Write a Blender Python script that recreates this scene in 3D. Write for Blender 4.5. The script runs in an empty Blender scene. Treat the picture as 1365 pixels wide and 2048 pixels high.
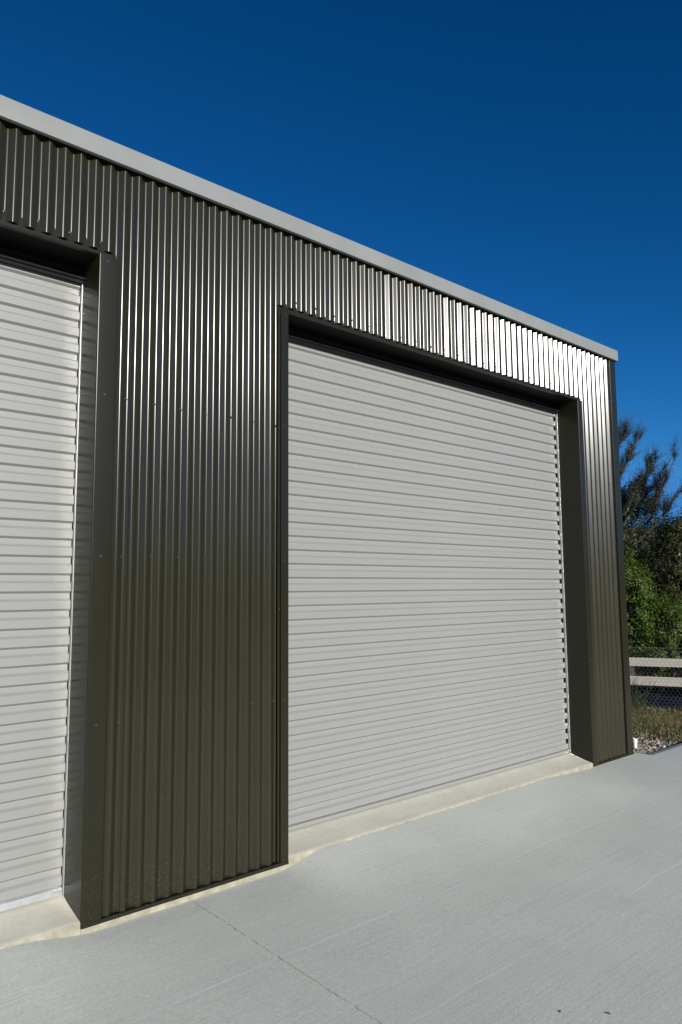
import bpy, math, random
import numpy as np
from mathutils import Matrix, Vector

random.seed(7)
rng = np.random.default_rng(7)
scene = bpy.context.scene
C = scene.collection
R = math.radians

# ------------------------------------------------------------------ camera
cam_data = bpy.data.cameras.new('camera')
cam = bpy.data.objects.new('camera', cam_data)
C.objects.link(cam)
cam_data.sensor_fit = 'VERTICAL'
cam_data.sensor_height = 36.0
cam_data.sensor_width = 24.0
cam_data.lens = 36.0 * 1448.37 / 2048.0
cam_data.clip_start = 0.05
cam_data.clip_end = 3000.0
right = Vector((0.7535, -0.6574, -0.0076)).normalized()
fwd = Vector((0.6544, 0.7488, 0.1057)).normalized()
up = right.cross(fwd).normalized()
right = fwd.cross(up)
m = Matrix((right, up, -fwd)).transposed().to_4x4()
m.translation = Vector((-1.3629, -3.3567, 1.5061))
cam.matrix_world = m
scene.camera = cam

# ------------------------------------------------------------------ sky, sun, exposure
SUN_EL = R(18.8)
SUN_AZ = R(9.5)            # from the wall's outward normal towards the left
to_sun = Vector((-math.sin(SUN_AZ) * math.cos(SUN_EL), -math.cos(SUN_AZ) * math.cos(SUN_EL), math.sin(SUN_EL)))
world = bpy.data.worlds.new('World')
scene.world = world
world.use_nodes = True
wn = world.node_tree.nodes
bg = wn['Background']
sky = wn.new('ShaderNodeTexSky')
sky.sky_type = 'NISHITA'
sky.sun_disc = False
sky.sun_elevation = SUN_EL
sky.sun_rotation = math.atan2(to_sun.x, to_sun.y) % (2 * math.pi)
sky.altitude = 300.0
sky.air_density = 0.9
sky.dust_density = 0.05
sky.ozone_density = 3.5
# deep, contrasty sky of a polarised clear day: the same response over the whole dome
wl = world.node_tree.links
cap = wn.new('ShaderNodeVectorMath'); cap.operation = 'MINIMUM'
cap.inputs[1].default_value = (2.2, 3.7, 6.0)
wl.new(sky.outputs[0], cap.inputs[0])
sep = wn.new('ShaderNodeSeparateXYZ'); wl.new(cap.outputs[0], sep.inputs[0])
com = wn.new('ShaderNodeCombineXYZ')
for k, (power, gain) in enumerate(((2.6, 0.067), (1.3, 0.455), (1.3, 0.64))):
    pw = wn.new('ShaderNodeMath'); pw.operation = 'POWER'; pw.inputs[1].default_value = power
    ml = wn.new('ShaderNodeMath'); ml.operation = 'MULTIPLY'; ml.inputs[1].default_value = gain
    wl.new(sep.outputs[k], pw.inputs[0]); wl.new(pw.outputs[0], ml.inputs[0]); wl.new(ml.outputs[0], com.inputs[k])
wl.new(com.outputs[0], bg.inputs['Color'])
bg.inputs['Strength'].default_value = 0.09

sun_data = bpy.data.lights.new('sun', 'SUN')
sun_data.energy = 5.0
sun_data.angle = R(0.53)
sun_data.color = (1.0, 0.955, 0.88)
sun = bpy.data.objects.new('sun', sun_data)
C.objects.link(sun)
sun.rotation_euler = to_sun.to_track_quat('Z', 'Y').to_euler()
sun.location = to_sun * 30

vs = scene.view_settings
vs.view_transform = 'Standard'
vs.look = 'None'
vs.exposure = 0.06
vs.gamma = 1.0
vs.use_curve_mapping = False
scene.cycles.caustics_reflective = True
scene.cycles.blur_glossy = 0.0
scene.cycles.sample_clamp_indirect = 60.0
scene.cycles.max_bounces = 8

# ------------------------------------------------------------------ material helpers
def new_mat(name):
    mt = bpy.data.materials.new(name)
    mt.use_nodes = True
    nt = mt.node_tree
    return mt, nt, nt.nodes['Principled BSDF']

def coords(nt, scale=(1, 1, 1), kind='Object'):
    tc = nt.nodes.new('ShaderNodeTexCoord')
    mp = nt.nodes.new('ShaderNodeMapping')
    mp.inputs['Scale'].default_value = scale
    nt.links.new(tc.outputs[kind], mp.inputs['Vector'])
    return mp.outputs['Vector']

def noise(nt, vec, scale, detail=3.0, rough=0.55, dist=0.0):
    n = nt.nodes.new('ShaderNodeTexNoise')
    n.inputs['Scale'].default_value = scale
    n.inputs['Detail'].default_value = detail
    n.inputs['Roughness'].default_value = rough
    n.inputs['Distortion'].default_value = dist
    nt.links.new(vec, n.inputs['Vector'])
    return n.outputs['Fac']

def ramp(nt, fac, stops):
    r = nt.nodes.new('ShaderNodeValToRGB')
    el = r.color_ramp.elements
    while len(el) < len(stops):
        el.new(0.5)
    for e, (pos, col) in zip(el, stops):
        e.position = pos
        e.color = (*col, 1.0) if len(col) == 3 else col
    nt.links.new(fac, r.inputs['Fac'])
    return r.outputs['Color']

def g(v):
    return (v, v, v)

def mix(nt, a, b, fac, mode='MIX'):
    mx = nt.nodes.new('ShaderNodeMix')
    mx.data_type = 'RGBA'
    mx.blend_type = mode
    for sock, val in ((mx.inputs['Factor'], fac), (mx.inputs['A'], a), (mx.inputs['B'], b)):
        if isinstance(val, (int, float)):
            sock.default_value = val
        elif isinstance(val, tuple):
            sock.default_value = (*val, 1.0)
        else:
            nt.links.new(val, sock)
    return mx.outputs['Result']

def mathn(nt, op, a, b=0.0):
    n = nt.nodes.new('ShaderNodeMath')
    n.operation = op
    for s, v in ((n.inputs[0], a), (n.inputs[1], b)):
        if isinstance(v, (int, float)):
            s.default_value = v
        else:
            nt.links.new(v, s)
    return n.outputs[0]

def bump(nt, height, strength, distance, bsdf, prev=None):
    b = nt.nodes.new('ShaderNodeBump')
    b.inputs['Strength'].default_value = strength
    b.inputs['Distance'].default_value = distance
    nt.links.new(height, b.inputs['Height'])
    if prev is not None:
        nt.links.new(prev, b.inputs['Normal'])
    nt.links.new(b.outputs['Normal'], bsdf.inputs['Normal'])
    return b.outputs['Normal']

def simple(name, col, rough, metallic=0.0, spec=0.5, var=0.0, scale=6.0):
    mt, nt, b = new_mat(name)
    b.inputs['Roughness'].default_value = rough
    b.inputs['Metallic'].default_value = metallic
    b.inputs['Specular IOR Level'].default_value = spec
    if var:
        n = noise(nt, coords(nt), scale, 4)
        lo = tuple(c * (1 - var) for c in col)
        hi = tuple(min(1, c * (1 + var)) for c in col)
        nt.links.new(ramp(nt, n, [(0.3, lo), (0.7, hi)]), b.inputs['Base Color'])
    else:
        b.inputs['Base Color'].default_value = (*col, 1)
    return mt

# painted steel cladding: dark olive grey, semi gloss, splashed with pale specks low down
def make_paint(name, col, rough, splash=True, wave=1.0, spec=0.46):
    mt, nt, b = new_mat(name)
    b.inputs['Roughness'].default_value = rough
    b.inputs['Specular IOR Level'].default_value = spec
    n = noise(nt, coords(nt, (1, 1, 0.5)), 3.0, 4)
    base = ramp(nt, n, [(0.3, tuple(c * 0.93 for c in col)), (0.7, tuple(c * 1.07 for c in col))])
    if splash:
        v = nt.nodes.new('ShaderNodeTexVoronoi')
        v.inputs['Scale'].default_value = 95.0
        nt.links.new(coords(nt), v.inputs['Vector'])
        tc = nt.nodes.new('ShaderNodeTexCoord')
        sp = nt.nodes.new('ShaderNodeSeparateXYZ')
        nt.links.new(tc.outputs['Object'], sp.inputs[0])
        mr = nt.nodes.new('ShaderNodeMapRange')
        mr.inputs['From Min'].default_value = 0.0
        mr.inputs['From Max'].default_value = 1.1
        mr.inputs['To Min'].default_value = 0.30
        mr.inputs['To Max'].default_value = 0.02
        nt.links.new(sp.outputs['Z'], mr.inputs['Value'])
        patch = noise(nt, coords(nt), 5.0, 3)
        thr = mathn(nt, 'MULTIPLY', mr.outputs['Result'], patch)
        speck = mathn(nt, 'LESS_THAN', v.outputs['Distance'], thr)
        speck = mathn(nt, 'MULTIPLY', speck, 0.28)
        base = mix(nt, base, (0.30, 0.31, 0.28), speck)
    nt.links.new(base, b.inputs['Base Color'])
    h = noise(nt, coords(nt, (9, 9, 1.1)), 1.0, 2, 0.5)
    if wave:
        bump(nt, h, 0.05 * wave, 0.004, b)
    if not wave:
        return mt
    r = noise(nt, coords(nt, (30, 30, 4)), 1.0, 3)
    rr = nt.nodes.new('ShaderNodeMapRange')
    rr.inputs['To Min'].default_value = rough - 0.03
    rr.inputs['To Max'].default_value = rough + 0.03
    nt.links.new(r, rr.inputs['Value'])
    nt.links.new(rr.outputs['Result'], b.inputs['Roughness'])
    return mt

PAINT = (0.0215, 0.0202, 0.0100)
M_clad = make_paint('painted_cladding', PAINT, 0.215, spec=0.56)
M_flash = make_paint('painted_flashing', (0.0165, 0.0157, 0.0080), 0.25, wave=0.0, spec=0.38)
M_dark = simple('dark_lintel_and_soffit_shade', (0.005, 0.005, 0.0055), 0.6, spec=0.15)  # dark lintel colour, also painted on the soffit as shade
M_lining = simple('building_wrap', (0.02, 0.02, 0.02), 0.8)
M_fascia = make_paint('fascia_paint', (0.232, 0.240, 0.230), 0.38, splash=False, wave=0.3)
M_rubber = simple('black_seal_and_glint_cover', (0.004, 0.004, 0.004), 0.9, spec=0.1)
M_alu = simple('mill_aluminium', (0.72, 0.74, 0.76), 0.33, metallic=0.85, var=0.06, scale=20)
M_zinc = simple('zinc_guide', (0.55, 0.55, 0.53), 0.35, metallic=0.6)
M_screw = simple('screw_head', (0.05, 0.05, 0.045), 0.28, metallic=0.3)
M_white = simple('white_plastic', (0.8, 0.78, 0.74), 0.5)

def make_curtain():
    mt, nt, b = new_mat('door_curtain_paint')
    n = noise(nt, coords(nt, (0.5, 1, 4)), 2.0, 4)
    col = ramp(nt, n, [(0.25, (0.250, 0.254, 0.240)), (0.75, (0.268, 0.272, 0.257))])
    smear = noise(nt, coords(nt, (1.2, 1, 40)), 1.0, 4, 0.6)
    col = mix(nt, col, (0.30, 0.30, 0.29), mathn(nt, 'MULTIPLY', mathn(nt, 'GREATER_THAN', smear, 0.7), 0.25))
    nt.links.new(col, b.inputs['Base Color'])
    b.inputs['Roughness'].default_value = 0.42
    h = noise(nt, coords(nt, (1.5, 1, 8)), 1.0, 2)
    bump(nt, h, 0.2, 0.004, b)
    return mt
M_curtain = make_curtain()

def make_concrete():
    mt, nt, b = new_mat('broomed_concrete')
    vec = coords(nt)
    big = noise(nt, vec, 1.1, 5, 0.6)
    col = ramp(nt, big, [(0.3, (0.625, 0.645, 0.57)), (0.7, (0.715, 0.73, 0.645))])
    fine = noise(nt, coords(nt, (0.6, 1, 1)), 120.0, 4, 0.75)
    col = mix(nt, col, ramp(nt, fine, [(0.3, g(0.66)), (0.7, g(1.0))]), 0.85, 'MULTIPLY')
    # broom drag lines, parallel to the wall
    streak = noise(nt, coords(nt, (1.6, 75, 1)), 1.0, 4, 0.7)
    col = mix(nt, col, ramp(nt, streak, [(0.32, g(0.84)), (0.5, g(0.96)), (0.68, g(1.0))]), 0.8, 'MULTIPLY')
    # pale laitance ridges where one broom pass ends and the next begins
    tc = nt.nodes.new('ShaderNodeTexCoord')
    sp = nt.nodes.new('ShaderNodeSeparateXYZ')
    nt.links.new(tc.outputs['Object'], sp.inputs[0])
    wob = noise(nt, coords(nt, (0.9, 0.15, 1)), 1.0, 3)
    yy = mathn(nt, 'ADD', sp.outputs['Y'], mathn(nt, 'MULTIPLY', mathn(nt, 'SUBTRACT', wob, 0.5), 0.10))
    ph = mathn(nt, 'FRACT', mathn(nt, 'ADD', mathn(nt, 'DIVIDE', yy, 0.67), 0.61))
    d = mathn(nt, 'ABSOLUTE', mathn(nt, 'SUBTRACT', ph, 0.5))
    line = nt.nodes.new('ShaderNodeMapRange')
    line.inputs['From Min'].default_value = 0.0
    line.inputs['From Max'].default_value = 0.012
    line.inputs['To Min'].default_value = 1.0
    line.inputs['To Max'].default_value = 0.0
    nt.links.new(d, line.inputs['Value'])
    brk = noise(nt, coords(nt, (2.2, 3, 1)), 1.0, 3)
    brk = ramp(nt, brk, [(0.36, g(0.15)), (0.58, g(1.0))])
    ln = mathn(nt, 'MULTIPLY', mathn(nt, 'MULTIPLY', line.outputs['Result'], brk), mathn(nt, 'LESS_THAN', yy, -0.35))
    col = mix(nt, col, (0.68, 0.69, 0.66), mathn(nt, 'MULTIPLY', mathn(nt, 'MULTIPLY', ln, fine), 1.5))
    # faint brown stains and tiny dark specks
    st = noise(nt, vec, 2.6, 6, 0.7)
    st = ramp(nt, st, [(0.6, g(0.0)), (0.74, g(1.0))])
    col = mix(nt, col, (0.42, 0.39, 0.32), mathn(nt, 'MULTIPLY', st, 0.30))
    v = nt.nodes.new('ShaderNodeTexVoronoi')
    v.inputs['Scale'].default_value = 26.0
    nt.links.new(vec, v.inputs['Vector'])
    sz = noise(nt, vec, 9.0, 2)
    sz = mathn(nt, 'MULTIPLY', mathn(nt, 'SUBTRACT', sz, 0.48), 0.28)
    col = mix(nt, col, (0.25, 0.25, 0.22), mathn(nt, 'MULTIPLY', mathn(nt, 'LESS_THAN', v.outputs['Distance'], sz), 0.5))
    nt.links.new(col, b.inputs['Base Color'])
    b.inputs['Roughness'].default_value = 0.85
    b.inputs['Specular IOR Level'].default_value = 0.3
    n1 = bump(nt, streak, 0.10, 0.002, b)
    n2 = bump(nt, fine, 0.25, 0.002, b, n1)
    bump(nt, ln, 0.12, 0.003, b, n2)
    return mt
M_concrete = make_concrete()

def make_sill():
    mt, nt, b = new_mat('trowelled_sill_concrete')
    vec = coords(nt)
    n = noise(nt, vec, 5.0, 6, 0.65)
    col = ramp(nt, n, [(0.3, (0.49, 0.475, 0.385)), (0.7, (0.575, 0.555, 0.465))])
    f = noise(nt, coords(nt, (1, 1, 1)), 45.0, 5, 0.7)
    col = mix(nt, col, ramp(nt, f, [(0.3, g(0.82)), (0.65, g(1.0))]), 0.7, 'MULTIPLY')
    pit = nt.nodes.new('ShaderNodeTexVoronoi')
    pit.inputs['Scale'].default_value = 60.0
    nt.links.new(vec, pit.inputs['Vector'])
    sz = mathn(nt, 'MULTIPLY', mathn(nt, 'SUBTRACT', noise(nt, vec, 7.0, 3), 0.52), 0.5)
    col = mix(nt, col, (0.28, 0.25, 0.18), mathn(nt, 'MULTIPLY', mathn(nt, 'LESS_THAN', pit.outputs['Distance'], sz), 0.5))
    nt.links.new(col, b.inputs['Base Color'])
    b.inputs['Roughness'].default_value = 0.7
    n1 = bump(nt, n, 0.5, 0.01, b)
    bump(nt, f, 0.3, 0.003, b, n1)
    return mt
M_sill = make_sill()
M_footing = simple('toned_down_footing', (0.33, 0.305, 0.225), 0.85, var=0.3, scale=14)  # darker than the sill, to hold down sunlit upright faces

def make_ground():
    mt, nt, b = new_mat('dry_soil')
    vec = coords(nt)
    n = noise(nt, vec, 3.0, 6, 0.65)
    col = ramp(nt, n, [(0.3, (0.11, 0.075, 0.04)), (0.5, (0.17, 0.13, 0.06)), (0.7, (0.10, 0.11, 0.04))])
    nt.links.new(col, b.inputs['Base Color'])
    b.inputs['Roughness'].default_value = 0.95
    bump(nt, noise(nt, vec, 30.0, 5), 0.7, 0.03, b)
    return mt
M_ground = make_ground()

def make_gravel():
    mt, nt, b = new_mat('pale_gravel')
    inf = nt.nodes.new('ShaderNodeNewGeometry')
    col = ramp(nt, inf.outputs['Random Per Island'], [(0.0, (0.16, 0.14, 0.11)), (0.6, (0.28, 0.25, 0.20)), (1.0, (0.50, 0.46, 0.40))])
    nt.links.new(col, b.inputs['Base Color'])
    b.inputs['Roughness'].default_value = 0.9
    return mt
M_gravel = make_gravel()

def make_leaf(name, stops, trans=0.35, rough=0.45):
    mt, nt, b = new_mat(name)
    inf = nt.nodes.new('ShaderNodeNewGeometry')
    col = ramp(nt, inf.outputs['Random Per Island'], stops)
    nt.links.new(col, b.inputs['Base Color'])
    b.inputs['Roughness'].default_value = rough
    b.inputs['Specular IOR Level'].default_value = 0.35
    tr = nt.nodes.new('ShaderNodeBsdfTranslucent')
    nt.links.new(col, tr.inputs['Color'])
    ms = nt.nodes.new('ShaderNodeMixShader')
    ms.inputs[0].default_value = trans
    nt.links.new(b.outputs[0], ms.inputs[1])
    nt.links.new(tr.outputs[0], ms.inputs[2])
    nt.links.new(ms.outputs[0], nt.nodes['Material Output'].inputs['Surface'])
    return mt
M_leaf_bright = make_leaf('shrub_leaf', [(0.0, (0.045, 0.085, 0.012)), (0.5, (0.08, 0.135, 0.018)), (0.85, (0.13, 0.19, 0.03)), (1.0, (0.21, 0.24, 0.06))])
M_leaf_dark = make_leaf('dark_leaf', [(0.0, (0.018, 0.03, 0.010)), (0.6, (0.035, 0.050, 0.015)), (1.0, (0.075, 0.080, 0.03))], 0.25)
M_leaf_olive = make_leaf('olive_leaf', [(0.0, (0.03, 0.04, 0.012)), (0.5, (0.07, 0.075, 0.02)), (1.0, (0.13, 0.12, 0.045))], 0.3)
M_leaf_feather = make_leaf('feathery_leaf', [(0.0, (0.018, 0.03, 0.012)), (0.5, (0.03, 0.045, 0.016)), (1.0, (0.06, 0.062, 0.026))], 0.2)
M_grass = make_leaf('grass_blade', [(0.0, (0.05, 0.07, 0.02)), (0.45, (0.085, 0.10, 0.03)), (0.6, (0.15, 0.125, 0.05)), (0.88, (0.23, 0.18, 0.085)), (1.0, (0.15, 0.07, 0.035))], 0.2, 0.7)
M_weed = make_leaf('weed_leaf', [(0.0, (0.03, 0.07, 0.015)), (1.0, (0.09, 0.14, 0.03))], 0.3)
M_bark = simple('bark', (0.055, 0.048, 0.04), 0.9, var=0.3, scale=12)
M_wire = simple('galvanised_wire', (0.22, 0.24, 0.24), 0.5, metallic=0.4)
M_rock = simple('grey_rock', (0.26, 0.26, 0.25), 0.9, var=0.3, scale=10)
M_tarp = simple('navy_sheet', (0.003, 0.006, 0.016), 0.8, spec=0.1, var=0.2, scale=4)

def make_wood():
    mt, nt, b = new_mat('weathered_pine')
    n = noise(nt, coords(nt, (1.2, 14, 14)), 2.0, 5, 0.65, 0.4)
    col = ramp(nt, n, [(0.25, (0.36, 0.335, 0.28)), (0.5, (0.45, 0.425, 0.365)), (0.75, (0.53, 0.505, 0.45))])
    kn = nt.nodes.new('ShaderNodeTexVoronoi')
    kn.inputs['Scale'].default_value = 1.0
    nt.links.new(coords(nt, (1.7, 5, 5)), kn.inputs['Vector'])
    col = mix(nt, col, (0.10, 0.06, 0.03), mathn(nt, 'LESS_THAN', kn.outputs['Distance'], 0.09))
    nt.links.new(col, b.inputs['Base Color'])
    b.inputs['Roughness'].default_value = 0.85
    bump(nt, n, 0.4, 0.004, b)
    return mt
M_wood = make_wood()

# ------------------------------------------------------------------ object helpers
def link(name, mesh, mat=None, parent=None):
    o = bpy.data.objects.new(name, mesh)
    C.objects.link(o)
    if mat is not None and not mesh.materials:
        mesh.materials.append(mat)
    if parent is not None:
        o.parent = parent
    return o

def mesh_of(name, verts, faces, smooth=None):
    me = bpy.data.meshes.new(name)
    me.from_pydata([tuple(v) for v in verts], [], [tuple(f) for f in faces])
    me.validate()
    me.update()
    if smooth is not None:
        me.polygons.foreach_set('use_smooth', [True] * len(me.polygons))
        me.set_sharp_from_angle(angle=R(smooth))
    return me

def fast_mesh(name, verts, faces_flat, nper):
    """numpy verts (N,3) and a flat index array of polygons with nper corners each"""
    me = bpy.data.meshes.new(name)
    nf = len(faces_flat) // nper
    me.vertices.add(len(verts))
    me.vertices.foreach_set('co', np.asarray(verts, np.float32).ravel())
    me.loops.add(len(faces_flat))
    me.loops.foreach_set('vertex_index', np.asarray(faces_flat, np.int32))
    me.polygons.add(nf)
    me.polygons.foreach_set('loop_start', np.arange(0, nf * nper, nper, dtype=np.int32))
    me.update(calc_edges=True)
    me.validate()
    return me

def empty(name, loc=(0, 0, 0), parent=None):
    o = bpy.data.objects.new(name, None)
    o.empty_display_size = 0.2
    C.objects.link(o)
    o.location = loc
    if parent is not None:
        o.parent = parent
    return o

def tag(o, label=None, cat=None, group=None, kind=None):
    if label: o['label'] = label
    if cat: o['category'] = cat
    if group: o['group'] = group
    if kind: o['kind'] = kind
    return o

def box_vf(x0, x1, y0, y1, z0, z1):
    v = [(x0, y0, z0), (x1, y0, z0), (x1, y1, z0), (x0, y1, z0), (x0, y0, z1), (x1, y0, z1), (x1, y1, z1), (x0, y1, z1)]
    f = [(0, 3, 2, 1), (4, 5, 6, 7), (0, 1, 5, 4), (1, 2, 6, 5), (2, 3, 7, 6), (3, 0, 4, 7)]
    return v, f

def box(name, x0, x1, y0, y1, z0, z1, mat, parent=None, bev=0.0):
    o = link(name, mesh_of(name, *box_vf(x0, x1, y0, y1, z0, z1)), mat, parent)
    if bev:
        b = o.modifiers.new('bevel', 'BEVEL')
        b.width = bev
        b.segments = 2
    return o

def rounded_path(pts, rad, n=4):
    """polyline with its inner corners rounded"""
    out = [np.array(pts[0], float)]
    for i in range(1, len(pts) - 1):
        a, b, c = (np.array(pts[k], float) for k in (i - 1, i, i + 1))
        u1 = (a - b) / np.linalg.norm(a - b)
        u2 = (c - b) / np.linalg.norm(c - b)
        p0, p2 = b + u1 * rad, b + u2 * rad
        for k in range(n + 1):
            t = k / n
            out.append((1 - t) ** 2 * p0 + 2 * t * (1 - t) * b + t * t * p2)
    out.append(np.array(pts[-1], float))
    return out

def folded(name, pts, thick, axis, a0, a1, mat, parent, rad=0.003):
    """a folded sheet-metal section: 2D path with thickness, extruded along an axis ('z' path in xy, 'x' path in yz)"""
    p = rounded_path(pts, rad) if rad and len(pts) > 2 else [np.array(q, float) for q in pts]
    n = len(p)
    off = []
    for i in range(n):
        d = p[min(i + 1, n - 1)] - p[max(i - 1, 0)]
        d /= np.linalg.norm(d)
        off.append(p[i] + np.array((-d[1], d[0])) * thick)
    ring = list(p) + off[::-1]
    k = len(ring)
    V = []
    for a in (a0, a1):
        for q in ring:
            V.append((q[0], q[1], a) if axis == 'z' else (a, q[0], q[1]))
    F = [(i, (i + 1) % k, k + (i + 1) % k, k + i) for i in range(k)]
    for i in range(n - 1):
        F.append((i, i + 1, k - 2 - i, k - 1 - i))
        F.append((k + i + 1, k + i, k + k - 1 - i, k + k - 2 - i))
    me = mesh_of(name, V, F, 40)
    import bmesh
    bm = bmesh.new(); bm.from_mesh(me)
    bmesh.ops.recalc_face_normals(bm, faces=bm.faces)
    bm.to_mesh(me); bm.free()
    return link(name, me, mat, parent)

def tube_vf(path, radii, sides=6):
    path = [np.array(q, float) for q in path]
    V, F = [], []
    n = len(path)
    for i, q in enumerate(path):
        d = path[min(i + 1, n - 1)] - path[max(i - 1, 0)]
        d /= (np.linalg.norm(d) + 1e-9)
        a = np.cross(d, (0.31, 0.87, 0.38)); a /= np.linalg.norm(a)
        b = np.cross(d, a)
        for k in range(sides):
            t = 2 * math.pi * k / sides
            V.append(q + radii[i] * (math.cos(t) * a + math.sin(t) * b))
    for i in range(n - 1):
        for k in range(sides):
            k2 = (k + 1) % sides
            F.append((i * sides + k, i * sides + k2, (i + 1) * sides + k2, (i + 1) * sides + k))
    F.append(tuple(range(sides))[::-1])
    F.append(tuple((n - 1) * sides + k for k in range(sides)))
    return V, F

class Acc:
    def __init__(s): s.v, s.f = [], []
    def add(s, vf):
        n = len(s.v)
        s.v += [tuple(q) for q in vf[0]]
        s.f += [tuple(i + n for i in f) for f in vf[1]]
    def mesh(s, name, smooth=None): return mesh_of(name, s.v, s.f, smooth)

# ------------------------------------------------------------------ key dimensions (metres)
JX0 = 0.0        # left edge of the middle pier (right jamb of the left door)
JX1 = 1.163      # right edge of the middle pier (left jamb of the right door)
JX2 = 4.373      # right jamb of the right door
CX = 5.068       # building corner
LX1 = JX0 - (JX2 - JX1)   # left jamb of the left door
LCX = LX1 - (CX - JX2)    # far left corner
HEAD = 3.168     # underside of the door heads
EAVE = 3.675
DOOR_Y = 0.220

# ------------------------------------------------------------------ ground, driveway
def smooth(a, b, x):
    t = np.clip((x - a) / (b - a), 0, 1)
    return t * t * (3 - 2 * t)

def drive_z(x, y):
    bay = smooth(JX1 - 0.08, JX1 + 0.24, x) * (1 - smooth(JX2 - 0.75, JX2 + 0.05, x))
    bay = np.maximum(bay, smooth(LX1 - 0.02, LX1 + 0.4, x) * (1 - smooth(JX0 - 0.30, JX0 + 0.08, x)))
    base = -0.030 + 0.022 * smooth(1.0, 4.6, x)
    near = np.clip(1 + y / 0.75, 0, 1) ** 1.6
    fall = 0.008 * np.clip(-y, 0, 9)
    return base + (0.048 - 0.018 * smooth(1.5, 4.2, x)) * bay * near - fall * (1 - near)

def grid_mesh(name, xs, ys, zf, skirt=0.0):
    X, Y = np.meshgrid(xs, ys, indexing='ij')
    Z = zf(X, Y)
    nx, ny = X.shape
    V = np.stack([X, Y, Z], -1).reshape(-1, 3)
    i, j = np.meshgrid(np.arange(nx - 1), np.arange(ny - 1), indexing='ij')
    a = (i * ny + j).ravel()
    F = np.stack([a, a + ny, a + ny + 1, a + 1], -1)
    V = [tuple(q) for q in V]
    F = [tuple(q) for q in F]
    if skirt:
        rim = [k * ny for k in range(nx)] + [(nx - 1) * ny + k for k in range(1, ny)] + \
              [k * ny + ny - 1 for k in range(nx - 2, -1, -1)] + [k for k in range(ny - 2, 0, -1)]
        n0 = len(V)
        for q in rim:
            V.append((V[q][0], V[q][1], V[q][2] - skirt))
        L = len(rim)
        for k in range(L):
            F.append((rim[k], n0 + k, n0 + (k + 1) % L, rim[(k + 1) % L]))
    return mesh_of(name, V, F, 30)

driveway = tag(empty('driveway'), kind='structure')
ysl = np.array([-9, -7, -5.5, -4.2, -3.2, -2.4, -1.8, -1.4, -1.1, -0.9, -0.75, -0.62, -0.5, -0.4, -0.32, -0.25, -0.18, -0.12, -0.07])
ysn = np.array([-0.0701, -0.04, -0.02, 0.0, 0.03])
JOINT = 0.555
def slab(x0, x1, ys):
    xs = np.linspace(x0, x1, max(2, int((x1 - x0) / 0.06)))
    if x0 == JOINT + 0.003 or x1 == JOINT - 0.003:      # ragged arris along the tooled joint
        ys = np.unique(np.concatenate([ys, np.linspace(-4, -0.08, 260)]))
        me = grid_mesh('concrete_slab', xs, ys, drive_z, 0.12)
        jr = np.random.default_rng(8 if x0 > 0 else 9)
        for v_ in me.vertices:
            if abs(v_.co.x - JOINT) < 0.006:
                v_.co.x += (1 if x0 > 0 else -1) * jr.random() ** 2 * 0.005
        return link('concrete_slab', me, M_concrete, driveway)
    return link('concrete_slab', grid_mesh('concrete_slab', xs, ys, drive_z, 0.12), M_concrete, driveway)
slab(-9.0, -3.055, ysl)
slab(-3.045, JOINT - 0.003, np.append(ysl[:-1], ysn[1:]))
slab(JOINT + 0.003, CX + 0.10, np.append(ysl[:-1], ysn[1:]))
slab(CX + 0.1005, 9.5, ysl[:-1])
# tooled edge strip beyond the building corner, a touch lower and smoother
M_edge = simple('smooth_concrete_edge', (0.25, 0.26, 0.255), 0.75, var=0.08, scale=9)
ex = np.linspace(CX + 0.101, 9.5, 60)
link('edge_strip', grid_mesh('edge_strip', ex, np.array([-0.1195, -0.09, -0.055, -0.05]), lambda X, Y: drive_z(X, Y) - 0.004 - 0.006 * smooth(-0.075, -0.05, Y), 0.12), M_edge, driveway)
# packed mortar at the bottom of the saw joint
def joint_z(X, Y): return drive_z(X, Y) - 0.0055 + 0.003 * (np.random.default_rng(5).random(X.shape) - 0.5)
link('joint_filler', grid_mesh('joint_filler', np.linspace(JOINT - 0.011, JOINT + 0.011, 5), np.linspace(-8.9, -0.003, 620), joint_z), M_concrete, driveway)

def ground_z(x, y):
    d = np.hypot(np.clip(x - 5.3, 0, None), 0 * y)
    z = -0.045 - 0.655 * smooth(0.1, 6.6, d) - 0.25 * smooth(6.5, 14, d)
    z = z - 0.10 * smooth(0.05, 1.2, -y - 8.5)
    far = smooth(25, 80, np.hypot(x, y))
    z = z * (1 - far) - 0.9 * far
    z = z + 0.02 * np.sin(x * 2.3 + y * 1.1) * np.sin(y * 1.9 - x * 0.7) * smooth(6.0, 8.0, x) * (1 - far)
    inside = (x < 5.2) & (np.abs(y) < 9.2) & (x > -10)
    return np.where(inside, -0.25, z)
gx = np.concatenate([[-1500, -400, -120, -60, -30, -15, -10.01, -10], np.linspace(-6, 5, 8), [5.19, 5.21], np.linspace(5.4, 16, 60), [18, 21, 26, 35, 60, 120, 400, 1500]])
gy = np.concatenate([[-1500, -400, -120, -60, -30, -15, -9.6, -9.21, -9.19], np.linspace(-7, -3.2, 6), np.linspace(-3, 9, 64), [9.19, 9.21, 12, 18, 30, 60, 120, 400, 1500]])
ground = link('ground', grid_mesh('ground', gx, gy, ground_z), M_ground)
tag(ground, kind='structure')

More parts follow.
